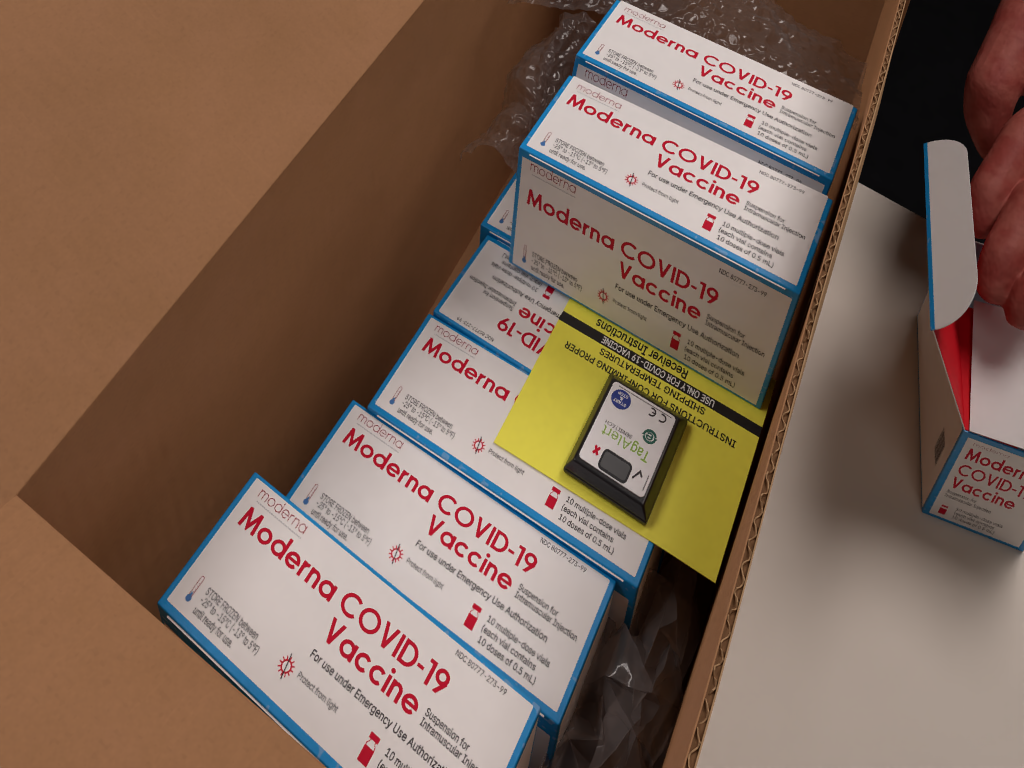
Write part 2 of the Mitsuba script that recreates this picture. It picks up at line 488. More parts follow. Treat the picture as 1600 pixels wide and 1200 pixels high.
# ------------------------------------------------------------------ the shipping box
ZR, TH = 0.80, 0.028
box = numbered('shipping_box')
CN = np.array([-0.332, -1.000])            # near-left inner corner at the rim
LF = np.array([-0.590, 2.850])             # far-left
RN = np.array([1.285, -0.957])             # near-right
RF = np.array([1.180, 2.800])              # far-right


def wall(p, q, z0, z1, inward):
    """Vertical board from p to q (inner face), thickness going outward."""
    d = (q - p) / np.linalg.norm(q - p)
    n = np.array([d[1], -d[0]])
    if np.dot(n, inward) > 0:
        n = -n
    a, b = p, q
    N = 40
    vs = []
    for i in range(N + 1):
        t = i / N
        base = a + (b - a) * t
        bow = 0.012 * math.sin(math.pi * t)
        for k, z in ((0, z0), (0, z1), (1, z1), (1, z0)):
            o = base + n * (TH * k + bow * 0.5)
            vs.append([o[0], o[1], z])
    fs = []
    for i in range(N):
        for k in range(4):
            A, B = i * 4 + k, i * 4 + (k + 1) % 4
            fs += [[A, B, B + 4], [A, B + 4, A + 4]]
    fs += [[0, 2, 1], [0, 3, 2], [N * 4, N * 4 + 1, N * 4 + 2], [N * 4, N * 4 + 2, N * 4 + 3]]
    m = trimesh.Trimesh(vs, fs, process=True)
    m.fix_normals()
    return m


cen = np.array([0.4, 0.4])
ctr = lambda p, q: cen - (p + q) / 2
ZF = ZT + 0.03
obj('side_wall', wall(CN, LF, ZF, ZR, ctr(CN, LF)), 'kraft_in', box)
obj('end_wall', wall(CN, RN, ZF, ZR, ctr(CN, RN)), 'kraft_end', box)
obj('end_wall', wall(LF, RF, ZF, ZR, ctr(LF, RF)), 'kraft_end', box)
bt = [np.array([*p, z]) for p in (CN + [-.03, -.03], LF + [-.03, .03], RF + [.03, .03], RN + [.03, -.03]) for z in (ZT + 0.004, ZT + 0.032)]
obj('bottom', trimesh.convex.convex_hull(np.array(bt)), 'kraft_in', box)


def flap(p, q, ang, length, z, r=0.007, ext=(0.0, 0.0), curl=0.0):
    """A box flap hinged on the rim p->q: rounded fold, then a board rising at ang degrees outward."""
    d = (q - p) / np.linalg.norm(q - p)
    out = np.array([d[1], -d[0]])
    if np.dot(out, ctr(p, q)) > 0:
        out = -out
    prof = []
    a1 = math.radians(90 - ang)
    for i in range(9):                       # arc from vertical to the flap's slope, inner surface
        t = a1 * i / 8
        prof.append((r * (1 - math.cos(t)), r * math.sin(t), (-math.cos(t), math.sin(t))))
    x0, z0 = prof[-1][:2]
    n = prof[-1][2]
    M = 24
    for i in range(1, M + 1):
        s = length * i / M
        a = math.radians(ang) + curl * (i / M)
        prof.append((x0 + s * math.cos(a), z0 + s * math.sin(a), n))
    N = 30
    L = np.linalg.norm(q - p)
    vs = []
    for k in range(N + 1):
        t = -ext[0] + (L + ext[0] + ext[1]) * k / N
        for x, zz, nn in prof:
            vs.append([*(p + d * t + out * x), z + zz])
    nP = len(prof)
    for k in range(N + 1):
        t = -ext[0] + (L + ext[0] + ext[1]) * k / N
        for x, zz, nn in prof:
            vs.append([*(p + d * t + out * (x - TH * nn[0])), z + zz - TH * nn[1]])
    fs = []
    o = (N + 1) * nP
    for k in range(N):
        for i in range(nP - 1):
            A, B, C, D = k * nP + i, k * nP + i + 1, (k + 1) * nP + i + 1, (k + 1) * nP + i
            fs += [[A, B, C], [A, C, D], [A + o, C + o, B + o], [A + o, D + o, C + o]]
        for i in (0, nP - 1):
            A, D = k * nP + i, (k + 1) * nP + i
            fs += [[A, D, D + o], [A, D + o, A + o]]
    for k in (0, N):
        for i in range(nP - 1):
            A, B = k * nP + i, k * nP + i + 1
            fs += [[A, B, B + o], [A, B + o, A + o]]
    m = trimesh.Trimesh(vs, fs, process=True)
    m.fix_normals()
    return m


obj('flap', flap(CN, LF, 27, 1.30, ZR + 0.0005, ext=(0.06, 0.0)), 'kraft_in', box, smooth=35)
obj('flap', flap(CN, RN, 22, 0.95, ZR + 0.0005), 'kraft_end', box, smooth=35)
obj('flap', flap(LF, RF, 10, 0.80, ZR + 0.0005), 'kraft_end', box, smooth=35)

# right flap, standing nearly upright, with its cut corrugated edge on top
CR = [np.array([1.228, -0.955, 0.722]), np.array([1.216, -0.561, 0.722]), np.array([1.200, 0.389, 0.722]), np.array([1.180, 1.300, 0.722]), np.array([1.111, 2.240, 0.722]), np.array([1.076, 2.780, 0.722])]
CE = [np.array([1.2460, -0.955, 1.15]), np.array([1.2360, -0.561, 1.15]), np.array([1.1930, 0.389, 1.15]), np.array([1.1680, 1.300, 1.15]), np.array([1.1300, 2.240, 1.15]), np.array([1.0980, 2.780, 1.15])]
RFL = numbered(box + '__flap')
NS = 120


def along(P, t):
    ys = [p[1] for p in P]
    y = ys[0] + (ys[-1] - ys[0]) * t
    return np.array([np.interp(y, ys, [p[0] for p in P]), y, P[0][2]])


def strip(o0, o1, dz_lo=0.0, dz_hi=0.0):
    """Board layer between offsets o0 and o1 in +x from the flap's inner face."""
    vs, fs = [], []
    K = 6
    for i in range(NS + 1):
        t = i / NS
        a, b = along(CR, t), along(CE, t)
        for j in range(K + 1):
            s = j / K
            p = a + (b - a) * s + np.array([0.010 * math.sin(math.pi * s) * math.sin(3.0 * t + 0.4), 0, 0])
            if j == K:
                p = p + [0, 0, dz_hi]
            vs.append(p + [o0, 0, 0])
        for j in range(K + 1):
            s = j / K
            p = a + (b - a) * s + np.array([0.010 * math.sin(math.pi * s) * math.sin(3.0 * t + 0.4), 0, 0])
            if j == K:
                p = p + [0, 0, dz_hi]
            vs.append(p + [o1, 0, 0])
    n = 2 * (K + 1)
    for i in range(NS):
        for j in range(K):
            A, B = i * n + j, i * n + j + 1
            fs += [[A, B, B + n], [A, B + n, A + n]]
            A, B = A + K + 1, B + K + 1
            fs += [[A, B + n, B], [A, A + n, B + n]]
        for j in (0, K):
            A, B = i * n + j, i * n + j + K + 1
            fs += [[A, B, B + n], [A, B + n, A + n]]
    for i in (0, NS):
        for j in range(K):
            A = i * n + j
            fs += [[A, A + 1, A + K + 2], [A, A + K + 2, A + K + 1]]
    m = trimesh.Trimesh(vs, fs, process=True)
    m.fix_normals()
    return m


FT = 0.021


def side_off(v):
    """0.004 on the inner face, 0.018 on the outer face of the layer made by strip()."""
    mid = np.interp(v[:, 1], [p[1] for p in CR], [p[0] for p in CR]) * (1 - (v[:, 2] - 0.722) / 0.428) + np.interp(v[:, 1], [p[1] for p in CE], [p[0] for p in CE]) * ((v[:, 2] - 0.722) / 0.428)
    sg = (v[:, 2] - 0.722) / 0.428
    t = (v[:, 1] - CR[0][1]) / (CR[-1][1] - CR[0][1])
    base = v[:, 0] - mid - 0.010 * np.sin(np.pi * sg) * np.sin(3.0 * t + 0.4)
    return np.where(base < 0.011, 0.004, 0.018)


obj('side_wall', mapped(strip(0.004, 0.018), lambda v: np.column_stack([v[:, 0] * 0 + np.interp(v[:, 1], [p[1] for p in CR], [p[0] for p in CR]) + np.where(np.arange(len(v)) < 0, 0, 0) + side_off(v), v[:, 1], ZF + (v[:, 2] - 0.722) / 0.428 * (0.720 - ZF)])), 'kraft_in', box)
obj('inner_liner', strip(0, 0.003), 'kraft_in', RFL, smooth=35)
obj('outer_liner', strip(FT - 0.003, FT, 0, 0.003), 'kraft_edge', RFL, smooth=35)
# the fluted sheet between the liners, seen end-on along the cut
NF = 74
vs, fs = [], []
steps = NF * 8
r2 = np.random.default_rng(11)
ph = np.cumsum(1 + 0.16 * r2.standard_normal(steps + 1)); ph /= ph[-1]
for i in range(steps + 1):
    t = i / steps
    b, a = along(CE, t), along(CR, t)
    wv = math.sin(ph[i] * NF * 2 * math.pi)
    wv = math.copysign(abs(wv) ** 0.8, wv)
    x = FT / 2 + (FT / 2 - 0.0048) * wv
    ragged = 0.004 * r2.standard_normal()
    for thk in (-0.0014, 0.0014):
        for s in (0.86, 1.0):
            p = a + (b - a) * s
            vs.append(p + [x + thk, 0, (ragged - 0.004) * (s == 1.0)])
for i in range(steps):
    A = i * 4
    for (p, q) in ((0, 1), (3, 2), (1, 3)):
        fs += [[A + p, A + q, A + 4 + q], [A + p, A + 4 + q, A + 4 + p]]
obj('flute_sheet', trimesh.Trimesh(vs, fs, process=False), 'kraft_edge', RFL)
# the same sheet lower down closes the gap between the liners
obj('flute_core', mapped(strip(0.0035, FT - 0.0035), lambda v: np.column_stack([v[:, 0], v[:, 1], np.where(v[:, 2] > 1.1, v[:, 2] - 0.011, v[:, 2])])), 'kraft_flute', RFL)
tag(box, 'large open brown corrugated shipping box with raised flaps, holding the white and blue cartons', 'shipping box')

# packing insert that carries the lower layer
ins = numbered('packing_insert')
pi = sbox(0.03, -0.40, 0.90, 1.66)
pm = trimesh.creation.extrude_polygon(pi, -0.765 - ZF - 0.01)
pm.apply_translation([0, 0, ZF + 0.005])
tag(obj('packing_insert', pm, 'kraft_in'), 'brown cardboard insert in the bottom of the box under the cartons', 'packing insert')

pm = trimesh.creation.box(bounds=[[0.0, -0.80, ZF + 0.005], [0.80, -0.50, -0.475]])
tag(obj('packing_insert', pm, 'kraft_end'), 'taller brown cardboard insert under the nearest carton', 'packing insert')

# ------------------------------------------------------------------ cartons in the box
PO = {'A': (-0.1014, -0.8515, 0.2147, 0.0025, 0.0113, -0.01), 'B': (-0.0577, -0.4047, -0.0293, -0.0285, -0.0026, 0.0127),
      'C': (0.0004, -0.0013, -0.0192, -0.0096, -0.0134, 0.0172), 'D': (0.0079, 0.4101, -0.0069, -0.0392, 0, -0.005),
      'E': (-0.0284, 0.8211, 0.0007, 0.0038, 0, 0.0116), 'F': (0.1593, 0.7192, 0.6897, 0.0166, 0.0106, 0.0005),
      'G': (0.1382, 1.2229, 0.7088, -0.046, 0.0447, 0.0045)}
carton(PO['A'], 'nearest vaccine carton, cut off by the bottom picture edge beside the near box flap')
carton(PO['B'], 'second vaccine carton from the near end of the box, its whole top label readable')
carton(PO['C'], 'vaccine carton half covered by the lower left corner of the yellow card')
carton(PO['D'], 'vaccine carton lying the other way round, its lettering upside down, left of the yellow card', turned=True)
carton(PO['E'], 'lower vaccine carton showing only its left end beside the carton with shaded front')
carton(PO['F'], 'upper vaccine carton with its shaded front face showing, standing on the yellow card', ('top', 'front'), 0.0)
carton(PO['G'], 'farthest upper vaccine carton, behind the upper carton that shows its front', ('top', 'front'), 0.0)
carton((0.05, 1.236, 0.0, 0, 0, 0.0), 'lower layer vaccine carton almost hidden beneath the farthest upper carton', ())

# ------------------------------------------------------------------ yellow instruction card and the data logger on it
NX, NY = 40, 24


def card_z(y):
    return np.interp(y, [0.1, 0.15, 0.30, 0.55, 0.70, 0.95], [-0.003, -0.003, -0.002, -0.001, -0.003, -0.004])


YC = [np.array([0.430, 0.138]), np.array([1.192, 0.162]), np.array([1.169, 0.868]), np.array([0.4155, 0.874])]


def card_pt(u, v):
    p = (YC[0] * (1 - u) + YC[1] * u) * (1 - v) + (YC[3] * (1 - u) + YC[2] * u) * v
    z = card_z(p[1]) - 0.006 * (1 - u) * (1 - v) ** 1.5 - 0.03 * max(0, u - 0.8) * (1 - v)
    return np.array([p[0], p[1], z])


def card_map(V, lift=0.0):
    return np.array([card_pt(a, b) + [0, 0, lift] for a, b in V[:, :2]])


us, vv = np.meshgrid(np.linspace(0, 1, NX + 1), np.linspace(0, 1, NY + 1))
grid = np.column_stack([us.ravel(), vv.ravel()])
qf = []
for j in range(NY):
    for i in range(NX):
        A = j * (NX + 1) + i
        qf += [[A, A + 1, A + NX + 2], [A, A + NX + 2, A + NX + 1]]
n0 = len(grid)
top_v, bot_v = card_map(grid, 0.004), card_map(grid, 0.0)
ff = qf + [[a + n0, c_ + n0, b + n0] for a, b, c_ in qf]
rim = [i for i in range(NX + 1)] + [j * (NX + 1) + NX for j in range(1, NY + 1)] + [NY * (NX + 1) + i for i in range(NX - 1, -1, -1)] + [j * (NX + 1) for j in range(NY - 1, 0, -1)]
for a, b in zip(rim, rim[1:] + rim[:1]):
    ff += [[a, a + n0, b + n0], [a, b + n0, b]]
cardm = trimesh.Trimesh(np.vstack([top_v, bot_v]), ff, process=False)
card = numbered('instruction_card')
obj('sheet', cardm, 'yellow', card)


def on_card(m, lift=0.0052):
    m = m.copy()
    m = m.subdivide() if len(m.faces) < 4 else m
    m.vertices = card_map(np.array(m.vertices), lift)
    return m


def card_text(text, u0, u1, v0, hv, bold=True):
    """Lettering upside down in the picture: it reads from u0 (right) to u1 (left), baseline at v0 and rising towards smaller v."""
    m = text_fit(text, 0, 1, 0, 1, bold)
    V = np.array(m.vertices)
    m.vertices = np.column_stack([u0 + (u1 - u0) * V[:, 0], v0 - hv * V[:, 1], 0 * V[:, 0]])
    return m


bv = np.array([[u, v, 0] for v in (0.684, 0.738) for u in np.linspace(0.0, 1.0, 30)])
bf = []
for i in range(29):
    bf += [[i, i + 1, i + 31], [i, i + 31, i + 30]]
band = trimesh.Trimesh(bv, bf, process=False)
obj('black_band', on_card(band, 0.0048), 'black_print', card)
obj('band_lettering', on_card(card_text('USE ONLY FOR COVID-19 VACCINE', 0.782, 0.224, 0.7285, 0.035, True), 0.0056), 'paper_edge', card)
obj('instruction_lettering', on_card(card_text('INSTRUCTIONS FOR CONFIRMING PROPER', 0.918, 0.082, 0.604, 0.034)), 'black_print', card)
obj('instruction_lettering', on_card(card_text('SHIPPING TEMPERATURES', 0.757, 0.238, 0.668, 0.034)), 'black_print', card)
obj('title_lettering', on_card(card_text('Receiver Instructions', 0.632, 0.165, 0.798, 0.048)), 'black_print', card)
tag(card, 'bright yellow instruction card with a black band, lying across the cartons under the data logger', 'instruction card')

# data logger: chamfered black case, white plate, screen
log = numbered('temperature_logger')
Zb, Zp = 0.0045, 0.080
x0, x1, y0, y1 = 0.667, 0.957, 0.179, 0.549


def slab(xa, xb, ya, yb, z0, z1, r, rr=0.01):
    return m3.Manifold.batch_hull([m3.Manifold.sphere(rr, 12).translate([x, y, z]) for x in (xa + rr, xb - rr) for y in (ya + rr, yb - rr) for z in (z0 + rr, z1 - rr)])


base = m3.Manifold.batch_hull([m3.Manifold.sphere(0.006, 12).translate([x, y, z]) for x in (x0 + .006, x1 - .006) for y in (y0 + .006, y1 - .006) for z in (Zb + .006, Zb + 0.018)])
sh = m3.Manifold.batch_hull([m3.Manifold.sphere(0.010, 14).translate([x, y, Zp - 0.012]) for x in (0.696, 0.928) for y in (0.203, 0.506)] +
                            [m3.Manifold.sphere(0.006, 12).translate([x, y, Zb + 0.03]) for x in (x0 + .008, x1 - .008) for y in (y0 + .008, y1 - .008)])
obj('base', base, 'black_plastic', log, smooth=35)
obj('case', sh, 'black_plastic', log, smooth=35)
PX0, PX1, PY0, PY1 = 0.6990, 0.9245, 0.212, 0.503
plate = trimesh.creation.extrude_polygon(sbox(PX0, PY0, PX1, PY1).buffer(-0.014).buffer(0.014, 8), 0.0045)
plate.apply_translation([0, 0, Zp - 0.0025])
obj('face_plate', plate, 'plate_white', log)
ZP = Zp + 0.0020


def pl(g, lift=0.0008):
    """Print on the plate in plate units: u from the right edge to the left, v from the far edge towards the near one (the plate reads upside down)."""
    m = g if isinstance(g, trimesh.Trimesh) else flat(g)
    V = np.array(m.vertices)
    m = m.copy()
    m.vertices = np.column_stack([PX1 - V[:, 0] * (PX1 - PX0), PY0 + V[:, 1] * (PY1 - PY0), np.full(len(V), ZP + lift)])
    return m


def ptext(t, u0, u1, v, hv, bold=False):
    m = text_fit(t, 0, 1, 0, 1, bold)
    V = np.array(m.vertices)
    m.vertices = np.column_stack([u0 + (u1 - u0) * V[:, 0], v - hv * V[:, 1], 0 * V[:, 0]])
    return m


AR = (PX1 - PX0) / (PY1 - PY0)


def disc(cu, cv, r, r2=None):
    g = Point(0, 0).buffer(r, 24)
    if r2:
        g = g.difference(Point(0, 0).buffer(r2, 24))
    return affinity.translate(affinity.scale(g, 1, AR, origin=(0, 0)), cu, cv)


scr = sbox(0.305, 0.042, 0.690, 0.225).buffer(-0.035).buffer(0.035, 6)
obj('screen_bezel', pl(scr.buffer(0.030), 0.0010), 'black_plastic', log)
obj('screen', pl(scr, 0.0018), 'screen', log)
obj('button', pl(disc(0.802, 0.835, 0.148)), 'print_blue', log)
obj('button_lettering', pl(cat([ptext('START', 0.702, 0.902, 0.812, 0.036, True), ptext('&', 0.777, 0.827, 0.862, 0.036, True), ptext('STOP', 0.722, 0.882, 0.914, 0.036, True)]), 0.0014), 'paper_edge', log)
obj('name_lettering', pl(ptext('Tag', 0.135, 0.405, 0.470, 0.118, True)), 'print_green', log)
obj('name_lettering', pl(ptext('Alert', 0.425, 0.860, 0.470, 0.118)), 'print_green', log)
obj('maker_lettering', pl(cat([ptext('SENSI', 0.450, 0.660, 0.535, 0.042, True), ptext('TECH', 0.670, 0.865, 0.535, 0.042)])), 'ink', log)
ce = [LineString([(a, b * AR) for a, b in arc(0.20, 0.86 / AR, 0.055, 0.055, 60, 300, 24)]).buffer(0.009, cap_style='flat'),
      LineString([(a, b * AR) for a, b in arc(0.36, 0.86 / AR, 0.055, 0.055, 60, 300, 24)]).buffer(0.009, cap_style='flat'),
      LineString([(0.305, 0.86), (0.355, 0.86)]).buffer(0.008, cap_style='flat')]
ce = [affinity.translate(affinity.scale(g, 1.0, 1.0, origin=(0.295, 0.86)), -0.02, 0.043) for g in ce]
obj('mark_lettering', pl(unary_union(ce)), 'ink', log)
rg = [LineString([(a, b * AR) for a, b in arc(0.235, 0.635 / AR, 0.085, 0.085, s, s + 150, 24)]).buffer(0.016, cap_style='flat') for s in (10, 190)]
tri = [affinity.translate(affinity.scale(Polygon([(-0.03, 0), (0.03, 0), (0, 0.05)]), 1, AR, origin=(0, 0)), 0.32, 0.62), affinity.translate(affinity.scale(Polygon([(-0.03, 0), (0.03, 0), (0, -0.05)]), 1, AR, origin=(0, 0)), 0.15, 0.65)]
obj('recycle_emblem', pl(unary_union(rg + tri)), 'print_dark_green', log)
obj('emblem_lettering', pl(ptext('e', 0.185, 0.290, 0.675, 0.105, True)), 'print_dark_green', log)
ck = unary_union([LineString([(0.175, 0.175), (0.135, 0.135), (0.075, 0.235)][0:3]).buffer(0.012, join_style='mitre')])
ck = affinity.translate(affinity.rotate(ck, 180, origin=(0.125, 0.185)), 0.05, 0.0)
obj('tick_mark', pl(ck), 'ink', log)
cr = unary_union([LineString([(0.775, 0.125), (0.845, 0.215)]).buffer(0.017, cap_style='flat'), LineString([(0.845, 0.125), (0.775, 0.215)]).buffer(0.017, cap_style='flat')])
obj('cross_mark', pl(cr), 'red', log)
obj('small_print', pl(unary_union([sbox(0.06 + 0.05 * i, 0.962, 0.112 + 0.05 * i, 0.970) for i in range(17)])), 'grey_ink', log)
obj('small_print', pl(unary_union([sbox(0.035, 0.07 + 0.03 * i, 0.048, 0.102 + 0.03 * i) for i in range(6)])), 'grey_ink', log)
tag(log, 'small black temperature logger with white face and grey screen on the yellow card', 'temperature logger')

# ------------------------------------------------------------------ clear plastic film
def film(fn, nu, nv, seed, amp, scale, crumple=1.0, bubbles=None):
    """Crumpled sheet: fn(u, v) -> point, displaced by sharp-ridged noise along its normal."""
    u, v = np.meshgrid(np.linspace(0, 1, nu + 1), np.linspace(0, 1, nv + 1))
    P = np.array([[fn(a, b) for a, b in zip(ra, rb)] for ra, rb in zip(u, v)])
    du, dv = np.gradient(P, axis=1), np.gradient(P, axis=0)
    n = np.cross(du, dv)
    n /= np.linalg.norm(n, axis=-1, keepdims=True) + 1e-9
    q = P * scale
    warp = np.stack([meshkit.fbm(q * 0.6 + 3.1, 2, seed + 5), meshkit.fbm(q * 0.6 + 9.7, 2, seed + 6), meshkit.fbm(q * 0.6 + 17.3, 2, seed + 7)], -1)
    q = q + 1.6 * warp
    rid = 1 - np.abs(2 * meshkit.noise(q, seed) - 1) * 1.6
    rid2 = 1 - np.abs(2 * meshkit.noise(q * 2.3 + 5, seed + 1) - 1) * 1.6
    rid3 = 1 - np.abs(2 * meshkit.noise(q * 5.1 + 11, seed + 2) - 1) * 1.4
    d = amp * (rid + 0.5 * crumple * rid2 + 0.22 * crumple * rid3 - 0.8)
    if bubbles:
        pitch, rad, hgt = bubbles
        su = np.cumsum(np.linalg.norm(np.diff(P, axis=1, prepend=P[:, :1]), axis=-1), axis=1)
        sv = np.cumsum(np.linalg.norm(np.diff(P, axis=0, prepend=P[:1]), axis=-1), axis=0)
        row = np.round(sv / (pitch * 0.866))
        xs = su / pitch - 0.5 * (row % 2)
        dd = np.hypot((xs - np.round(xs)) * pitch, sv - row * pitch * 0.866) / rad
        d = d + hgt * np.sqrt(np.clip(1 - dd ** 2, 0, 1)) * np.clip(1.9 * meshkit.noise(np.stack([np.round(xs), row, 0 * row], -1) * 0.9 + 0.37, seed + 9) - 0.35, 0, 1.2)
    P = P + n * d[..., None]
    V = P.reshape(-1, 3)
    f = []
    for j in range(nv):
        for i in range(nu):
            A = j * (nu + 1) + i
            f += [[A, A + 1, A + nu + 2], [A, A + nu + 2, A + nu + 1]]
    return trimesh.Trimesh(V, f, process=False)


def lerp3(*pts):
    ts = np.linspace(0, 1, len(pts))
    P = np.array(pts, float)
    return lambda t: np.array([np.interp(t, ts, P[:, k]) for k in range(3)])


# behind the farthest carton: a slack bag of clear wrap filling the end of the box
back = lambda u, v: np.array([-0.42 + 1.56 * u, 1.72 + 0.85 * v, 0.26 + 0.10 * math.sin(3.1 * u + 0.5) + 0.22 * math.sin(2.2 * v + 2.0 * u)])
k = obj('plastic_wrap', film(back, 260, 150, 3, 0.042, 4.2, 0.9, (0.066, 0.026, 0.013)), 'film', smooth=40)
tag(k, 'clear bubble wrap stuffed behind the farthest carton at the end of the box', 'plastic wrap')
left = lambda u, v: np.array([-0.27 + 0.36 * v + 0.03 * math.sin(7 * u), 1.02 + 0.80 * u, 0.06 + 0.30 * math.sin(math.pi * v) * (0.55 + 0.45 * u)])
k = obj('plastic_wrap', film(left, 170, 130, 13, 0.042, 4.4, 0.9, (0.066, 0.026, 0.013)), 'film', smooth=40)
tag(k, 'loose clear bubble wrap between the left box wall and the upper cartons', 'plastic wrap')
def creased(fn, n, seed, amp):
    """Folded film: an irregular net of flat facets over fn(u, v), each split finer and given a slight slackness."""
    from scipy.spatial import Delaunay
    r = np.random.default_rng(seed)
    p = [(0, 0), (1, 0), (0, 1), (1, 1)] + [(t, e) for t in np.linspace(0.1, 0.9, 7) for e in (0, 1)] + [(e, t) for t in (0.35, 0.7) for e in (0, 1)]
    p = np.vstack([np.array(p) + r.normal(0, 0.008, (len(p), 2)), r.random((n, 2))])
    tri = Delaunay(p * [3, 1]).simplices
    P = np.array([fn(*q) for q in p]) + r.normal(0, 1, (len(p), 3)) * amp
    m = trimesh.Trimesh(P, tri, process=False)
    for _ in range(3):
        m = m.subdivide()
    V = np.array(m.vertices)
    V = V + (np.stack([meshkit.fbm(V * 9 + k * 7.3, 3, seed + k) for k in range(3)], -1) - 0.5) * 0.034
    return trimesh.Trimesh(V, m.faces, process=False)


rgt = lambda u, v: np.array([0.955 + 0.235 * v - 0.05 * u * (1 - v), -0.92 + 1.08 * u, -0.16 + 0.12 * math.sin(math.pi * v) - 0.20 * u])
rgt2 = lambda u, v: np.array([1.04 + 0.13 * v, -0.80 + 1.10 * u, -0.20 + 0.16 * math.sin(3.2 * v + 0.3) - 0.16 * u])
bag = numbered('plastic_wrap')
obj('sheet', creased(rgt, 46, 5, np.array([0.022, 0.02, 0.045])), 'film_milky', bag, smooth=16)
obj('sheet', creased(rgt2, 30, 9, np.array([0.018, 0.02, 0.040])), 'film_milky', bag, smooth=16)
tag(bag, 'crumpled clear plastic bag between the near cartons and the right box wall', 'plastic wrap')

# ------------------------------------------------------------------ the opened carton on the table
oc = numbered('opened_vaccine_carton')
A0 = np.array([1.8835, 1.639, ZT + 0.004])
yaw = math.radians(11.4)
U, V_, K_ = np.array([math.cos(yaw), math.sin(yaw), 0]), np.array([-math.sin(yaw), math.cos(yaw), 0]), np.array([0, 0, 1.0])
OM = np.eye(4)
OM[:3, 0], OM[:3, 1], OM[:3, 2] = U, V_, K_
OM[:3, 3] = A0 * S
TK = 0.006
walls = [('end_wall', [[0, 0, 0], [W, TK, H]]), ('end_wall', [[0, 1 - TK, 0], [W, 1, H]]), ('long_wall', [[0, TK, 0], [TK, 1 - TK, H]]), ('long_wall', [[W - TK, TK, 0], [W, 1 - TK, H]]), ('bottom', [[TK, TK, 0], [W - TK, 1 - TK, TK]])]
for nm, b in walls:
    obj(nm, trimesh.creation.box(bounds=b), 'card_inner' if nm == 'bottom' or b[0][1] > 0.5 or b[0][0] > 0.2 else 'blue', oc, OM)


def on_end(m, lift=0.0):     # unit u (0..1 over W), v (0..1 over H) -> near end face
    return mapped(m, lambda v: np.column_stack([v[:, 0] * W, np.full(len(v), -EPS * 1.2 - lift) - 0 * v[:, 2], v[:, 1] * H]))


obj('end_panel', on_end(flat(sheet(0.060, 0.945, 0.030, 0.955))), 'card_white', oc, OM)
obj('side_panel', mapped(flat(sheet(0.014, 0.986, 0.022, 0.975)), lambda v: np.column_stack([np.full(len(v), -EPS * 1.2), v[:, 0], v[:, 1] * H])), 'card_white', oc, OM)
obj('inner_panel', mapped(flat(sheet(0.014, 0.986, 0.022, 0.975)), lambda v: np.column_stack([np.full(len(v), W - TK - EPS), v[:, 0], v[:, 1] * H])), 'card_inner', oc, OM)
et = unary_union([fit_geom(word('Moderna', 0.165, 0.085), 0.115, 0.80, 0.735, 0.125), fit_geom(word('COVID-19', 0.150, 0.10), 0.115, 0.80, 0.555, 0.125), fit_geom(word('Vaccine', 0.165, 0.085), 0.115, 0.715, 0.395, 0.125)])
obj('title_lettering', on_end(flat(et), EPS), 'red', oc, OM)
obj('fine_print', on_end(cat([text_fit('Suspension for', 0.115, 0.40, 0.325, 0.034), text_fit('Intramuscular Injection', 0.115, 0.56, 0.275, 0.034), text_fit('10 multiple-dose vials', 0.27, 0.72, 0.170, 0.034),
                              text_fit('(each vial contains', 0.27, 0.66, 0.120, 0.034), text_fit('10 doses of 0.5 mL)', 0.27, 0.68, 0.07, 0.034)]), EPS), 'grey_ink', oc, OM)
obj('logo_lettering', on_end(flat(fit_geom(word('moderna', 0.062, 0.13), 0.13, 0.46, 0.895, 0.035)), EPS), 'logo_red', oc, OM)
vi = [sbox(0.135, 0.155, 0.195, 0.175), sbox(0.135, 0.075, 0.195, 0.135).buffer(0.004)]
obj('vial_icon', on_end(flat(unary_union(vi)), EPS), 'red', oc, OM)
bars = unary_union([sbox(0.08 + 0.008 * i, 0.36, 0.08 + 0.008 * i + (0.0045 if i % 3 else 0.0022), 0.60) for i in range(11)])
obj('bar_marks', mapped(flat(bars), lambda v: np.column_stack([np.full(len(v), -EPS * 2.4), v[:, 0], v[:, 1] * H])), 'grey_ink', oc, OM)
# lid hinged along the left long edge, leaning out, red inside, tuck flap folded back towards the right
la, LL = math.radians(65), 0.60
ld = np.array([-math.cos(la), 0, math.sin(la)])
ln_ = np.array([math.sin(la), 0, math.cos(la)])


def slabq(p, e1, e2, n, t, poly, z0=0.0):
    m = trimesh.creation.extrude_polygon(poly, t)
    Vv = np.array(m.vertices)
    Q = np.array(p) + Vv[:, :1] * e1 + Vv[:, 1:2] * e2 + (Vv[:, 2:3] + z0) * n
    m = trimesh.Trimesh(Q, m.faces, process=False)
    m.fix_normals()
    return m


h0 = np.array([0, 0, H + 0.002])
ey = np.array([0, 1.0, 0])
obj('lid', slabq(h0, ey, ld, ln_, 0.004, sbox(0.004, 0, 0.996, LL)), 'card_white', oc, OM)
obj('lid_lining', slabq(h0, ey, ld, ln_, 0.0012, sbox(0.006, 0.004, 0.994, LL - 0.004), 0.0042), 'lid_red', oc, OM)
tf = h0 + ld * LL
td = np.array([math.cos(math.radians(46)), 0, math.sin(math.radians(46))])
tn = np.array([-math.sin(math.radians(46)), 0, math.cos(math.radians(46))])
fp = Polygon([(0.004, 0)] + arc(0.22, 0.012, 0.216, 0.190, 180, 90, 16) + arc(0.87, 0.012, 0.126, 0.190, 90, 0, 14) + [(0.996, 0)])
obj('tuck_flap', slabq(tf, ey, td, tn, 0.004, fp, 0.001), 'card_inner', oc, OM)
obj('fold_edge', slabq(tf - td * 0.006, ey, td, tn, 0.0056, sbox(0.004, 0, 0.996, 0.019)), 'blue', oc, OM)
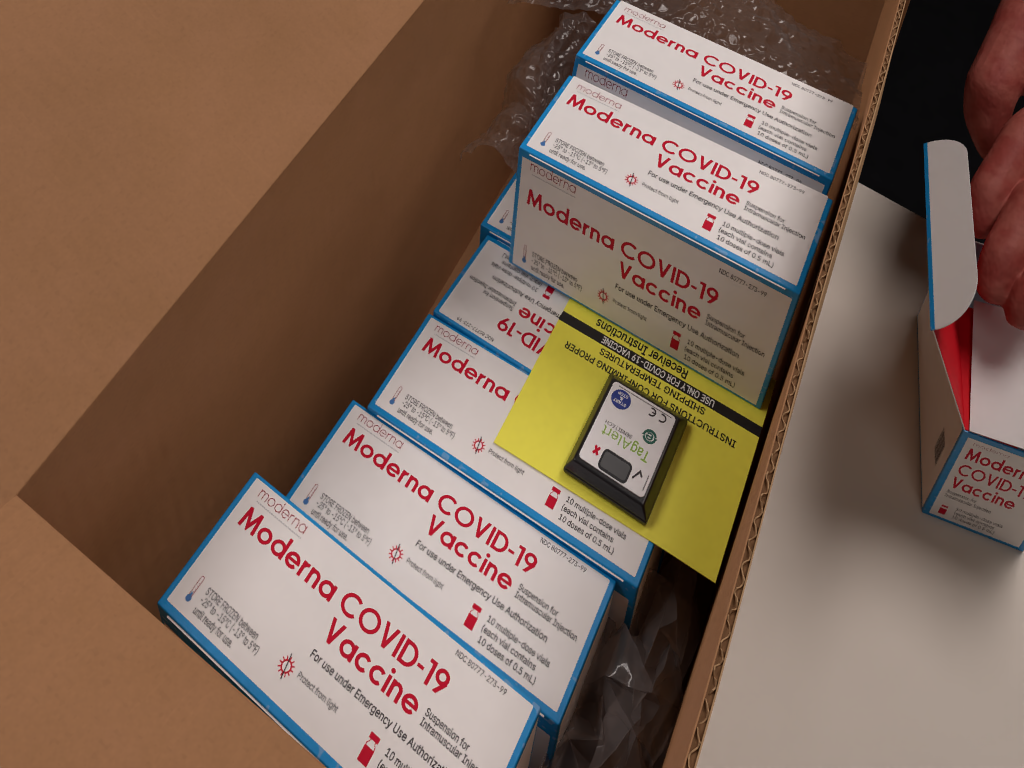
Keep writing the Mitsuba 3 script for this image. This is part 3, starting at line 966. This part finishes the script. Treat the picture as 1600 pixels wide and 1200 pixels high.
# white dust flap lying over the opening
du = np.array([math.cos(yaw), -math.sin(yaw), 0])
dvv = np.array([math.sin(yaw) , math.cos(yaw), 0])
obj('dust_flap', slabq(np.array([0.020, 0.002, H + 0.008]), np.array([0.97, -0.10, 0.20]), np.array([0.075, 1, 0.05]), np.array([-0.2, 0, 1.0]), 0.004, sbox(0, 0, 0.40, 0.62)), 'card_inner', oc, OM)
obj('inner_flap', slabq(np.array([0.003, 0.006, H + 0.0015]), np.array([1.0, 0, 0]), np.array([0, 1, 0]), np.array([0, 0, 1.0]), 0.003, sbox(0, 0, 0.20, 0.60)), 'lid_red', oc, OM)
tag(oc, 'opened vaccine carton standing on the table with its red-lined lid up, touched by the fingers', 'vaccine carton', 'opened carton on the table')
labels[oc].pop('group')


# ------------------------------------------------------------------ the hand
def unproject(px, z):
    d = ROT.T @ np.array([(px[0] - CX) / FPX, (px[1] - CY) / FPX, 1.0])
    return CAM + d * (z - CAM[2]) / d[2]


def chain(pts, radii):
    out = m3.Manifold()
    for i in range(len(pts) - 1):
        a = m3.Manifold.sphere(radii[i], 20).translate(list(map(float, pts[i])))
        b = m3.Manifold.sphere(radii[i + 1], 20).translate(list(map(float, pts[i + 1])))
        out = out + m3.Manifold.batch_hull([a, b])
    return out


def P3(x, y, z):
    return unproject((x - 13, y), z)


hz = -0.36
wrist = P3(1680, -120, hz + 0.26)
palm = m3.Manifold.batch_hull([m3.Manifold.sphere(r, 24).translate(p.tolist()) for p, r in
                               [(wrist, 0.16), (P3(1800, -20, hz + 0.22), 0.17), (P3(1604, 58, hz + 0.12), 0.145), (P3(1720, 130, hz + 0.06), 0.11), (P3(1775, 250, hz), 0.11), (P3(1800, 370, hz - 0.04), 0.10)]])
hand = palm
fing = [([P3(1604, 58, hz + 0.12), P3(1559, 142, hz + 0.03), P3(1552, 182, hz - 0.08), P3(1565, 232, hz - 0.20)], [0.145, 0.124, 0.108, 0.085]),
        ([P3(1720, 130, hz + 0.06), P3(1612, 212, hz + 0.05), P3(1556, 304, hz - 0.03), P3(1541, 350, hz - 0.12)], [0.105, 0.096, 0.089, 0.074]),
        ([P3(1775, 250, hz), P3(1628, 316, hz + 0.01), P3(1578, 404, hz - 0.06), P3(1562, 450, hz - 0.14)], [0.105, 0.098, 0.090, 0.075]),
        ([P3(1800, 370, hz - 0.04), P3(1664, 408, hz - 0.03), P3(1622, 466, hz - 0.09), P3(1604, 492, hz - 0.15)], [0.095, 0.088, 0.080, 0.068])]
for pts, rad in fing:
    hand = hand + chain(pts, rad)
hand = hand + chain([wrist, wrist + np.array([0.28, 0.85, 0.45])], [0.17, 0.21])
thumb = chain([P3(1740, 30, hz + 0.1), P3(1790, 200, hz - 0.2), P3(1740, 330, hz - 0.3), P3(1690, 400, hz - 0.3)], [0.14, 0.11, 0.095, 0.075])
hand = (hand + thumb).refine_to_length(0.03)
hq = hand.to_mesh()
hm = trimesh.Trimesh(hq.vert_properties[:, :3], hq.tri_verts, process=True)
trimesh.smoothing.filter_taubin(hm, 0.5, 0.505, 45)
trimesh.smoothing.filter_laplacian(hm, lamb=0.5, iterations=4)
hk_ = numbered('person')
obj('hand', hm, 'skin', hk_, smooth=True)
cf = chain([P3(1590, -56, hz - 0.10), wrist + np.array([0.08, 0.20, -0.05]), wrist + np.array([0.32, 0.95, 0.45])], [0.225, 0.245, 0.30]).refine_to_length(0.05)
cq = cf.to_mesh()
cm = trimesh.Trimesh(cq.vert_properties[:, :3], cq.tri_verts, process=True)
cm.vertices += (meshkit.fbm(np.array(cm.vertices) * 7, 3, 4)[:, None] - 0.5) * 0.05 * cm.vertex_normals
obj('sleeve', cm, 'cuff', hk_, smooth=True)
tag(hk_, 'person reaching in at the top right corner, fingers curled over the opened carton', 'person')
